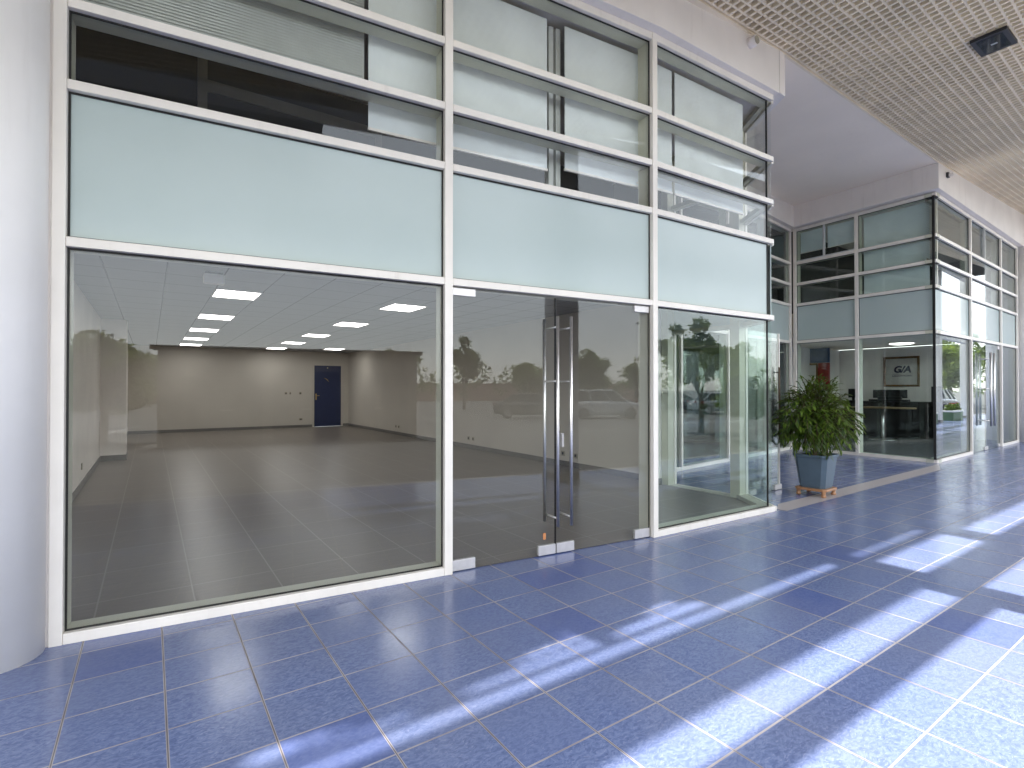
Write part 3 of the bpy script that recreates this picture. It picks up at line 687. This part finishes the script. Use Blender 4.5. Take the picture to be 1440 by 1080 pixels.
# ------------------------------------------------------------------ arcade ceiling grille
ac = thing('arcade_ceiling', 'beige open cell grille ceiling over the blue arcade floor', 'ceiling', (8,-2,5.9))
XS = [-5,5.28,7.12,9.37,13.74,21.31,35]
PITCH = .107
mb = MB()
K = 26
def ribpt(x, k): return (x, -(edge_n(x)+.035+PITCH*k))
for k in range(K+1):
    w = .0125
    for a, b in zip(XS, XS[1:]):
        p, q = ribpt(a,k), ribpt(b,k)
        A = [(p[0],p[1]-w,zc(a)+.010),(q[0],q[1]-w,zc(b)+.010),(q[0],q[1]+w,zc(b)+.010),(p[0],p[1]+w,zc(a)+.010)]
        mb.hexa(A, [(x,y,z+.075) for x,y,z in A])
mb.build('long_ribs', M['grille'], ac)
mb = MB(); x = 1.0; w = .0155
while x < 35:
    for k in range(K):
        p, q = ribpt(x,k), ribpt(x,k+1)
        A = [(x-w,q[1]+.0127,zc(x)),(x+w,q[1]+.0127,zc(x)),(x+w,p[1]-.0127,zc(x)),(x-w,p[1]-.0127,zc(x))]
        mb.hexa(A, [(a,b,c+.062) for a,b,c in A])
    x += .112
mb.build('cross_bars', M['grille'], ac)
mb = MB()
for a, b in zip(XS, XS[1:]):
    n0, n1 = edge_n(a), edge_n(b)
    A = [(a,-n0-.012,zc(a)-.012),(b,-n1-.012,zc(b)-.012),(b,-n1+(.10 if b < 8 else .02),zc(b)-.012),(a,-n0+(.10 if b < 8 else .02),zc(a)-.012)]
    mb.hexa(A, [(x,y,z+.05) for x,y,z in A])
mb.build('edge_trim', M['grille'], ac)
# dark floodlight let into the grille
fl_ = thing('ceiling_floodlight', 'dark rectangular lamp panel set in the beige grille ceiling', 'lamp', (9.15,-2.17,5.94))
z = zc(9.15)-.078
MB().box(8.93,9.40,-2.35,-2.0,z+.02,z+.06).build('housing', M['charcoal'], fl_); MB().box(8.98,9.35,-2.30,-2.05,z+.016,z+.0195).build('lamp_glass', M['car_glass'], fl_)
MB().box(9.15,9.18,-2.21,-2.15,z+.012,z+.0155).build('fixing', M['steel'], fl_)

# canopy roof and outer colonnade
rf = thing('canopy_roof', 'concrete canopy slab above the grille ceiling', 'roof', (8,-1,6.2))
def slab(x0, x1, n1, zb):
    return MB().box(x0,x1,-n1,4.5,zb,zb+.25)
MB().prism([(-8,-3.72),(.70,-3.72),(.82,-3.54),(1.55,-3.71),(1.62,-3.72),(2.62,-3.47),(2.70,-3.72),(2.9,-3.66),(3.5,-3.49),(3.78,-3.70),(5.6,-3.72),(5.6,4.5),(-8,4.5)],6.12,6.37).build('roof_slab', M['plenum'], rf)  # outer edge notched to let sun streaks fall on the arcade floor
MB().box(-8,5.6,-3.745,-3.675,6.0,6.05).build('sun_slit_bar', M['plenum'], rf)  # bar added to split the sun slot into a thin streak
slab(5.601,7.61,3.855,6.31).build('roof_slab', M['plenum'], rf); MB().box(-8,1.72,-6.8,-4.32,5.56,5.80).build('sun_shade_slab', M['concrete'], rf);  # outer slab added out of view to shade the floor near the camera
slab(7.611,14,3.9,6.62).build('roof_slab', M['plenum'], rf); slab(14.001,36,3.9,7.4).build('roof_slab', M['plenum'], rf)
MB().box(-8,36,4.51,19,7.7,7.9).build('roof_slab', M['concrete'], rf)
MB().box(-8,36,4.3,4.5,6.1,7.69).build('parapet', M['concrete'], rf)
def beam(label, x0, x1, n0, n1, z0, z1):
    o = MB().box(x0,x1,-n1,-n0,z0,z1).build('arcade_beam', M['column_white'], None, .006)
    return tag(o, label, 'beam', 'white beams of the outer colonnade')
beam('upper edge beam outside the main shopfront, behind the camera', -8,5.45,3.75,4.31,5.55,5.85)
beam('slim transom outside the main shopfront, below its edge beam', -8,5.45,4.10,4.19,3.73,4.19)
beam('short edge beam between the two near outer columns', 5.75,7.48,3.79,3.89,5.75,6.0)
beam('short transom between the two near outer columns', 5.75,7.48,3.755,4.0,3.73,4.19)
colx = [5.60,7.615,13.3,19.1,24.8,30.7,36.5]
for a, b in zip(colx[1:], colx[2:]):
    beam('edge beam of the outer colonnade from %.0f m on, seen mirrored in the glass' % a, a+.15,b-.15,3.80,4.02,zc(a)+.1,zc(a)+.4)
    beam('transom of the outer colonnade from %.0f m on, seen mirrored in the glass' % a, a+.15,b-.15,3.78,4.0,3.9,4.3)
names = ['nearest square white column of the outer colonnade','second square white column of the outer colonnade','third square white column of the outer colonnade','fourth square white column of the outer colonnade','square white column with a yellow plaque opposite the far office','sixth square white column of the outer colonnade','last square white column of the outer colonnade']
for x, nm in zip(colx, names):
    t = thing('square_column', nm, 'column', (x,-3.97,0), 'square columns of the outer colonnade')
    MB().box(x-.215,x+.215,-4.2,-3.75,.0,zc(x)+1.0).build('shaft', M['column_white'], t, .01)
    MB().box(x-.225,x+.225,-4.21,-3.74,.0,.12).build('base', M['skirting'], t)
    if 'plaque' in nm: MB().box(x-.15,x+.15,-3.739,-3.735,1.95,2.15).build('plaque', M['plaque'], t)
def leaves(mb, c, rad, n, size, rnd, droop=.3, flat=.8):
    for _ in range(n):
        while True:
            p = Vector((rnd.uniform(-1,1),rnd.uniform(-1,1),rnd.uniform(-1,1)))
            if p.length < 1: break
        p = p.normalized()*(.55+.45*rnd.random())*rnd.uniform(.75,1.0)
        q = Vector(c)+Vector((p.x*rad[0],p.y*rad[1],p.z*rad[2]))
        a = Vector((rnd.gauss(0,1),rnd.gauss(0,1),rnd.gauss(0,.6)-droop)).normalized()
        b = a.cross(Vector((rnd.gauss(0,1),rnd.gauss(0,1),rnd.gauss(0,1)))).normalized()
        s = size*rnd.uniform(.6,1.3)
        mb.quad(q-a*s*.5, q+b*s*flat*.35, q+a*s*.6, q-b*s*flat*.35)
rnd = random.Random(3)
pots = [(26.3,'green planter box with a white rim, nearest of three between the outer columns'),(29.0,'green planter box with a white rim, middle of three between the outer columns'),(33.4,'green planter box with a white rim, farthest of three between the outer columns')]
for x, nm in pots:
    t = thing('planter_box', nm, 'planter', (x,-3.9,0), 'planter boxes between the outer columns')
    MB().box(x-.85,x+.85,-4.15,-3.7,.0,.42).build('box', M['planter_green'], t, .01); MB().box(x-.88,x+.88,-4.18,-3.67,.421,.50).build('rim', M['column_white'], t, .006)
    mb = MB()
    for k in range(9): leaves(mb, (x-.75+.19*k,-3.92,.62), (.22,.2,.24), 70, .11, rnd)
    mb.build('shrub', M['leaf'], t); mb = MB()
    for k in range(7): leaves(mb, (x-.7+.23*k,-3.88,.82), (.1,.1,.06), 5, .07, rnd)
    mb.build('flowers', M['red_paint'], t)

# ------------------------------------------------------------------ potted plant
pc = Vector((8.47,-.33,0)); ang = R(-34.5+38)
pl = thing('plant_stand', 'low terracotta coloured stand with small feet under the blue plant pot', 'stand', tuple(pc))
def ring(h, ch, a=ang):
    out = []
    for sx, sy in ((1,1),(-1,1),(-1,-1),(1,-1)):
        q = [(sx*h, sy*(h-ch)),(sx*(h-ch), sy*h)]
        if sx*sy < 0: q = q[::-1]
        for x, y in q: out.append((pc.x+x*math.cos(a)-y*math.sin(a), pc.y+x*math.sin(a)+y*math.cos(a)))
    return out
MB().prism(ring(.215,.035),.085,.118).build('board', M['wood_stand'], pl, .006)
for sx, sy in ((1,1),(-1,1),(-1,-1),(1,-1)):
    x, y = .17*sx, .17*sy; q = (pc.x+x*math.cos(ang)-y*math.sin(ang), pc.y+x*math.sin(ang)+y*math.cos(ang), .001)
    smooth_angle(MB().lathe(q,[(.022,0),(.034,.012),(.033,.03),(.02,.045),(.028,.06),(.03,.084)],16).build('foot', M['wood_stand'], pl))
pot = thing('plant_pot', 'slate blue square tapering plant pot standing on the low stand', 'plant pot', (pc.x,pc.y,.118))
def loft(rings, close=True):
    mb = MB(); n = len(rings[0][0])
    for pts, z in rings: mb.v += [(p[0],p[1],z) for p in pts]
    for j in range(len(rings)-1):
        for k in range(n): mb.f.append((j*n+k, j*n+(k+1)%n, (j+1)*n+(k+1)%n, (j+1)*n+k))
    mb.f.append(tuple(range(n))[::-1]); m = (len(rings)-1)*n; mb.f.append(tuple(m+k for k in range(n))); return mb
loft([(ring(.172,.05),.119),(ring(.174,.05),.15),(ring(.179,.05),.155),(ring(.223,.055),.555),(ring(.225,.055),.56),(ring(.24,.058),.565),(ring(.243,.058),.60),(ring(.226,.055),.602),(ring(.217,.05),.555)]).build('vessel', M['pot'], pot, .003)
MB().prism(ring(.215,.05),.556,.575).build('soil', M['soil'], pot)
pt = thing('potted_plant', 'bushy green potted plant with drooping narrow leaves beside the glass corner', 'plant', (pc.x,pc.y,.576))
rnd = random.Random(11)
mb = MB()
stems = []
for k in range(7):
    a = rnd.uniform(0,6.28); r = rnd.uniform(.02,.09)
    b = Vector((pc.x+r*math.cos(a), pc.y+r*math.sin(a), .575)); t = b+Vector((rnd.uniform(-.16,.16),rnd.uniform(-.16,.16),rnd.uniform(.35,.75)))
    mb.tube(b, t, .012, .006, 7); stems.append((b,t))
tw_ = []
for k in range(480):
    b, t = rnd.choice(stems); s0 = b.lerp(t, rnd.uniform(.25,1))
    while True:
        d = Vector((rnd.uniform(-1,1),rnd.uniform(-1,1),rnd.uniform(-1,1)))
        if .25 < d.length < 1: break
    d = d.normalized()*(rnd.uniform(.70,1.0) if k % 4 else rnd.uniform(.3,.7))
    zz = d.z; e = Vector((pc.x+d.x*.57*(1-.22*max(0,zz)), pc.y+d.y*.57*(1-.22*max(0,zz)), 1.10+d.z*(.62 if d.z > 0 else .48)))
    e.z += rnd.uniform(-.03,.05)
    mid = s0.lerp(e,.55)+Vector((0,0,.10)); pts = [s0, s0.lerp(mid,.5)+Vector((0,0,.03)), mid, mid.lerp(e,.5)+Vector((0,0,.04)), e, e+(e-mid).normalized()*.05+Vector((0,0,-.025))]
    for p, q in zip(pts, pts[1:]): mb.tube(p, q, .0032, .0024, 4, False)
    tw_.append(pts)
mb.build('stems', M['bark'], pt)
mb = MB()
def leaf(mb, p, d, ln, wd, up):
    s = d.cross(up)
    if s.length < 1e-3: s = d.cross(Vector((1,0,0)))
    s.normalize(); n = s.cross(d).normalized(); dr = Vector((0,0,-1))
    a = p; m1 = p+d*ln*.33; m2 = p+d*ln*.68+dr*ln*.06; tip = p+d*ln*.98+dr*ln*.18
    i = len(mb.v)
    f = .16*wd
    mb.v += [tuple(a), tuple(m1+s*wd*.5+n*f), tuple(m1), tuple(m1-s*wd*.5+n*f), tuple(m2+s*wd*.42+n*f), tuple(m2), tuple(m2-s*wd*.42+n*f), tuple(tip)]
    for q in ((0,2,1),(0,3,2),(1,2,5,4),(2,3,6,5),(4,5,7),(5,6,7)): mb.f.append(tuple(i+k for k in q))
for pts in tw_:
    for p, q in zip(pts[1:], pts[2:]):
        for h in range(3):
            c = p.lerp(q, (h+.5)/3); ax = (q-p).normalized()
            side = ax.cross(Vector((0,0,1)));
            if side.length < .05: side = Vector((1,0,0))
            side.normalize(); sg_ = 1 if (h % 2) else -1
            d = (ax*.75+side*sg_*rnd.uniform(.35,.8)+Vector((0,0,rnd.uniform(-.5,.2)))).normalized()
            leaf(mb, c, d, rnd.uniform(.07,.118), rnd.uniform(.02,.03), Vector((0,0,1)))
mb.build('foliage', M['leaf'], pt)

# ------------------------------------------------------------------ car park: seen mirrored in the glass
def make_car(kind, label):
    t = thing('parked_car', label, 'car', (0,0,-.12), 'cars in the car park mirrored in the glass')
    suv = kind == 'suv'
    Lh, W = (2.15,.86); top = 1.62 if suv else 1.42
    # stations: x, z low, z belt, half width
    st = [(-Lh,.42,.72,.66),(-Lh+.08,.30,.90 if suv else .82,.78),(-1.75,.24,.98 if suv else .88,.84),(-1.0,.22,1.0 if suv else .92,W),(0,.22,.98 if suv else .92,W),(.9,.22,.96 if suv else .90,.85),(1.5,.24,.92 if suv else .82,.83),(Lh-.1,.30,.80 if suv else .72,.76),(Lh,.42,.66,.64)]
    mb = MB()
    for x, zl, zb, hw in st:
        for y, z in ((-hw*.93,zl),(-hw,zl+.18),(-hw,zb-.12),(-hw*.90,zb),(hw*.90,zb),(hw,zb-.12),(hw,zl+.18),(hw*.93,zl)): mb.v.append((x,y,z-.12))
    for j in range(len(st)-1):
        for k in range(8): mb.f.append((j*8+k, (j+1)*8+k, (j+1)*8+(k+1)%8, j*8+(k+1)%8))
    mb.f.append(tuple(range(8))); mb.f.append(tuple(len(mb.v)-8+k for k in range(8))[::-1])
    # roof shell and pillars
    rx0, rx1 = (-1.85,.35) if suv else (-1.0,.30)
    bx0, bx1 = (-2.02,1.15) if suv else (-1.65,1.15)
    hw = .62; zb = .95 if suv else .88; zt = top
    def cab(in_):
        return [(bx0+in_,-.78+in_,zb),(bx1-in_,-.78+in_,zb),(bx1-in_,.78-in_,zb),(bx0+in_,.78-in_,zb)],[(rx0+in_,-hw+in_,zt-.05),(rx1-in_,-hw+in_,zt-.05),(rx1-in_,hw-in_,zt-.05),(rx0+in_,hw-in_,zt-.05)]
    lo, hi = cab(0)
    mb.hexa([(x,y,z-.12) for x,y,z in hi], [(x*.97,y*.92,z+.05-.12) for x,y,z in hi])
    for k in range(4):
        a, b = Vector(lo[k]), Vector(hi[k]); mb.tube(a-Vector((0,0,.14)), b+Vector((0,0,-.10)), .05, .045, 6)
    for y in (-1,1):
        for fx in ((.36,.72) if suv else (.5,)):
            a = Vector((bx0+(bx1-bx0)*fx, y*.785, zb-.13)); b = Vector((rx0+(rx1-rx0)*fx, y*.625, zt-.15)); mb.tube(a, b, .045, .04, 6)
    body = mb.build('body', M['car_white'], t, .03)
    lo, hi = cab(.02)
    MB().hexa([(x,y,z-.14) for x,y,z in lo], [(x,y,z-.12) for x,y,z in hi]).build('windows', M['car_glass'], t)
    for x in (-1.33,1.32):
        for y in (-1,1):
            wh = bpy.data.objects.new('wheel', None); COL.objects.link(wh); wh.parent = t; wh.location = (x, y*.76, .31)
            tm = MB(); tm.tube((0,-.11,0),(0,.11,0),.31,n=20); ty = tm.build('tyre', M['tyre']); ty.parent = wh
            rm = MB().tube((0,y*.112,0),(0,y*.118,0),.20,n=16).build('rim', M['rim']); rm.parent = wh
    for y in (-1,1):
        MB().box(Lh-.16,Lh-.03,y*.62-.13,y*.62+.13,.50,.64).build('headlight', M['headlight'], t, .02)
        MB().box(-Lh+.0,-Lh+.10,y*.66-.10,y*.66+.10,.62,.86 if suv else .76).build('taillight', M['taillight'], t, .02)
    MB().box(-Lh-.01,-Lh+.03,-.26,.26,.46,.58).build('number_plate', M['column_white'], t)
    for o in t.children:
        if o.type == 'MESH': o.location = (0,0,.12)
    return t
base = {'suv': make_car('suv','white estate car parked opposite the shop door, mirrored in its right leaf'), 'sedan': make_car('sedan','silver saloon parked beside the far planters')}
used = set()
cars = [('suv','white',17.8,-21.6,22,'white estate car parked opposite the shop door, mirrored in its right leaf'),
 ('sedan','black',29.6,-22.8,30,'black saloon mirrored in the corner pane next to the silver car'),
 ('sedan','silver',30.6,-19.6,28,'silver saloon mirrored in the corner pane of the shop'),
 ('sedan','grey',14.0,-23.4,24,'grey saloon parked just left of the white estate car'),
 ('suv','silver',21.8,-19.4,26,'silver estate car parked right of the white estate car'),
 ('suv','grey',24.5,-24.5,24,'grey estate car in the second row behind the white one'),
 ('sedan','grey',-14.1,-49.2,82,'grey saloon mirrored at the left edge of the large window'),
 ('suv','white',-11.4,-49.6,84,'white estate car mirrored at the left edge of the large window'),
 ('sedan','silver',-8.4,-50.4,80,'silver saloon mirrored third from the left in the large window'),
 ('sedan','navy',35.2,-7.2,4,'navy saloon parked outside the planters, mirrored in the far office glass'),
 ('sedan','silver',41.5,-7.6,2,'silver saloon parked behind the navy one outside the far planters'),
 ('suv','navy',47.5,-7.8,3,'navy estate car parked farthest along the far planters'),
 ('sedan','red',33.5,-17.6,30,'red saloon parked right of the silver saloon'),
 ('suv','white',37.2,-15.8,28,'white estate car parked right of the red saloon')]
for kind, colr, x, y, a, lab in cars:
    b = base[kind]
    if kind not in used: c = b; used.add(kind)
    else: c = copy_tree(b)
    c.location = (x,y,-.12); c.rotation_euler = (0,0,R(a)); c['label'] = lab
    for ch in c.children:
        if ch.name.startswith('body'): ch.material_slots[0].link = 'OBJECT'; ch.material_slots[0].material = M['car_'+colr]

kb = thing('reflection_blocker', 'low flat roofed grey building with dark shutters, added to keep the reflection in the large window dim', 'building', (2,-16,-.12))  # added building, blocks bright ground and trees from the left pane's reflection
MB().box(-2.2,5.2,-20,-13.5,-.12,2.66).build('wall', M['blocker_wall'], kb)
MB().box(-2.35,5.35,-20.1,-13.3,2.67,2.79).build('roof', M['plenum'], kb)
for x in (-1.4,.8,3.0):
    d = MB().box(x,x+1.9,-13.498,-13.46,-.1,2.1).build('shutter_door', M['charcoal'], kb)
    MB().box(x+.8,x+1.1,-13.459,-13.43,.9,.94).build('handle', M['steel'], d)
# trees
def tree_proto(seed, h, w, mat, sparse=1.0):
    rn = random.Random(seed)
    t = thing('tree', 'tree', 'tree', (0,0,-.12), 'trees of the car park mirrored in the glass')
    mb = MB(); th = h*.32
    mb.tube((0,0,0),(.06,.03,th),.16,.12,10,False); cl = []
    for k in range(9):
        a = rn.uniform(0,6.28); r = w*rn.uniform(.15,.52); z = h*rn.uniform(.42,.84)
        mid = Vector((r*.4*math.cos(a), r*.4*math.sin(a), th+(z-th)*.5)); e = Vector((r*math.cos(a), r*math.sin(a), z))
        mb.tube((.06,.03,th-.05), mid, .075, .05, 7, False); mb.tube(mid, e, .05, .02, 6, False); cl += [e, mid.lerp(e,.6)]
    cl.append(Vector((0,0,h*.88)))
    mb.build('trunk', M['bark'], t).location = (0,0,0)
    mb = MB()
    for c in cl:
        for _ in range(3):
            cc = c+Vector((rn.gauss(0,.2*w/2),rn.gauss(0,.2*w/2),rn.gauss(0,.08*h/2))); s = rn.uniform(.6,1.0)*w*.34
            leaves(mb, cc, (s,s,s*.8), int(170*sparse), .20, rn, .2, 1.0)
    mb.build('crown', M[mat], t).location = (0,0,0)
    return t
protos = [tree_proto(5,5.0,2.5,'tree_leaf'), tree_proto(6,6.2,2.3,'tree_leaf_dark',.85), tree_proto(9,4.2,2.6,'tree_leaf')]
spots = [(-15.5,-52,1,1.05,'tallest tree mirrored at the left edge of the large window'),(-11,-55,0,1.0,'round tree mirrored beside the tall one at the left of the large window'),(-19.5,-50,2,1.1,'low tree mirrored at the left jamb of the large window'),
(-3.9,-15.2,0,.72,'small tree added to hide the left end of the added grey building, mirrored in the large window'),  # tree added to soften the hard mirrored edge of the added building
 (9.5,-40,0,1.0,'tree mirrored in the left door leaf, near the mullion'),(14,-36,1,.85,'dark tree mirrored in the left door leaf'),(19,-35,2,1.0,'low tree mirrored behind the steel door handles'),(24.5,-34.5,0,1.0,'round tree mirrored in the right door leaf'),(29.5,-33,2,1.1,'wide tree mirrored beside the second mullion'),
 (34.5,-27,1,1.15,'tall dark tree mirrored in the corner pane'),(38.5,-24.5,0,1.1,'round tree mirrored at the glass corner'),(43,-21,0,1.15,'tree beyond the red saloon'),
 (50,-9,0,1.1,'sunlit tree mirrored in the first far office pane'),(57,-9,2,1.35,'low sunlit tree mirrored in the far office door'),(63,-11.5,0,1.25,'sunlit tree mirrored right of the far office door'),(69,-10,1,1.2,'dark tree mirrored in the last far office pane'),(74,-14,0,1.4,'sunlit tree farthest along the far office'),(56,-15,1,1.2,'dark tree behind the sunlit trees'),
 (17,-10,1,.72,'slim dark tree close to the arcade, mirrored large in the corner pane'),(15.2,-6.8,0,.55,'small bright tree close to the arcade, mirrored at the glass corner')]
usedp = set()
for i, (x, y, k, s, lab) in enumerate(spots):
    c = protos[k] if k not in usedp else copy_tree(protos[k]); usedp.add(k)
    c.location = (x,y,-.12); c.scale = (s,s,s*(1+.06*((i*7)%3-1))); c.rotation_euler = (0,0,i*1.7); c['label'] = lab
lp = thing('street_lamp', 'tall slim car park lamp post mirrored in the right door leaf', 'street lamp', (26.5,-30,-.12))
smooth_angle(MB().tube((26.5,-30,-.12),(26.5,-30,6.6),.07,.045,12).build('pole', M['steel'], lp)); MB().box(26.15,26.85,-30.12,-29.88,6.6,6.72).build('lamp_head', M['charcoal'], lp, .02)
bw = thing('boundary_wall', 'pink rendered wall with a red coping beyond the car park', 'wall', (20,-66,0))
MB().box(-50,70,-66.2,-66,-.12,2.2).build('wall_face', M['pink_wall'], bw); MB().box(-50,70,-66.3,-65.9,2.201,2.35).build('coping', M['tile_roof'], bw)
mb = MB(); rn = random.Random(21)
for k in range(40): leaves(mb, (88+rn.uniform(-1,1),-5-1.5*k,1.5+rn.uniform(0,2.6)), (1.3,1.5,2.0), 60, .55, rn)
for k in range(75): leaves(mb, (-45+1.6*k+rn.uniform(-.4,.4),-62+rn.uniform(-1,1),1.5+rn.uniform(0,2.2)), (1.5,1.2,1.7), 60, .55, rn)
o = mb.build('far_hedge', M['tree_leaf_dark']); o['kind'] = 'stuff'; o['label'] = 'dark far belt of trees beyond the car park'

# ------------------------------------------------------------------ light, sky, camera
EL = R(73)
w = bpy.data.worlds.new('World'); sc.world = w; w.use_nodes = True; nt = w.node_tree
sky = nt.nodes.new('ShaderNodeTexSky'); sky.sky_type = 'NISHITA'; sky.sun_disc = False; sky.sun_elevation = EL; sky.sun_rotation = math.pi
sky.air_density = 1.2; sky.dust_density = .7; sky.ozone_density = 1.0
hs = nt.nodes.new('ShaderNodeHueSaturation'); hs.inputs['Saturation'].default_value = .22; nt.links.new(sky.outputs[0], hs.inputs['Color'])
bg = nt.nodes['Background']; nt.links.new(hs.outputs[0], bg.inputs[0]); bg.inputs[1].default_value = .15
sl = bpy.data.lights.new('sun', 'SUN'); sl.energy = 2.5; sl.angle = R(1.0); sl.color = (1,.96,.9)
so_ = bpy.data.objects.new('sun', sl); COL.objects.link(so_); so_.rotation_euler = (math.pi/2-EL, 0, 0); so_.location = (0,-20,30)
cam = bpy.data.cameras.new('camera'); co = bpy.data.objects.new('camera', cam); COL.objects.link(co); sc.camera = co
co.location = (.43,-4.17,1.55); co.rotation_euler = (R(90.52), 0, R(-34.5)); cam.sensor_width = 36; cam.lens = 18.5; cam.clip_start = .05; cam.clip_end = 2000
vs_ = sc.view_settings; vs_.view_transform = 'Standard'; vs_.look = 'None'; vs_.gamma = 1; vs_.exposure = 2.16
c = sc.cycles; c.use_denoising = True; c.max_bounces = 12; c.diffuse_bounces = 5; c.glossy_bounces = 5; c.transmission_bounces = 6; c.transparent_max_bounces = 40
c.sample_clamp_indirect = 6; c.caustics_reflective = False; c.caustics_refractive = False
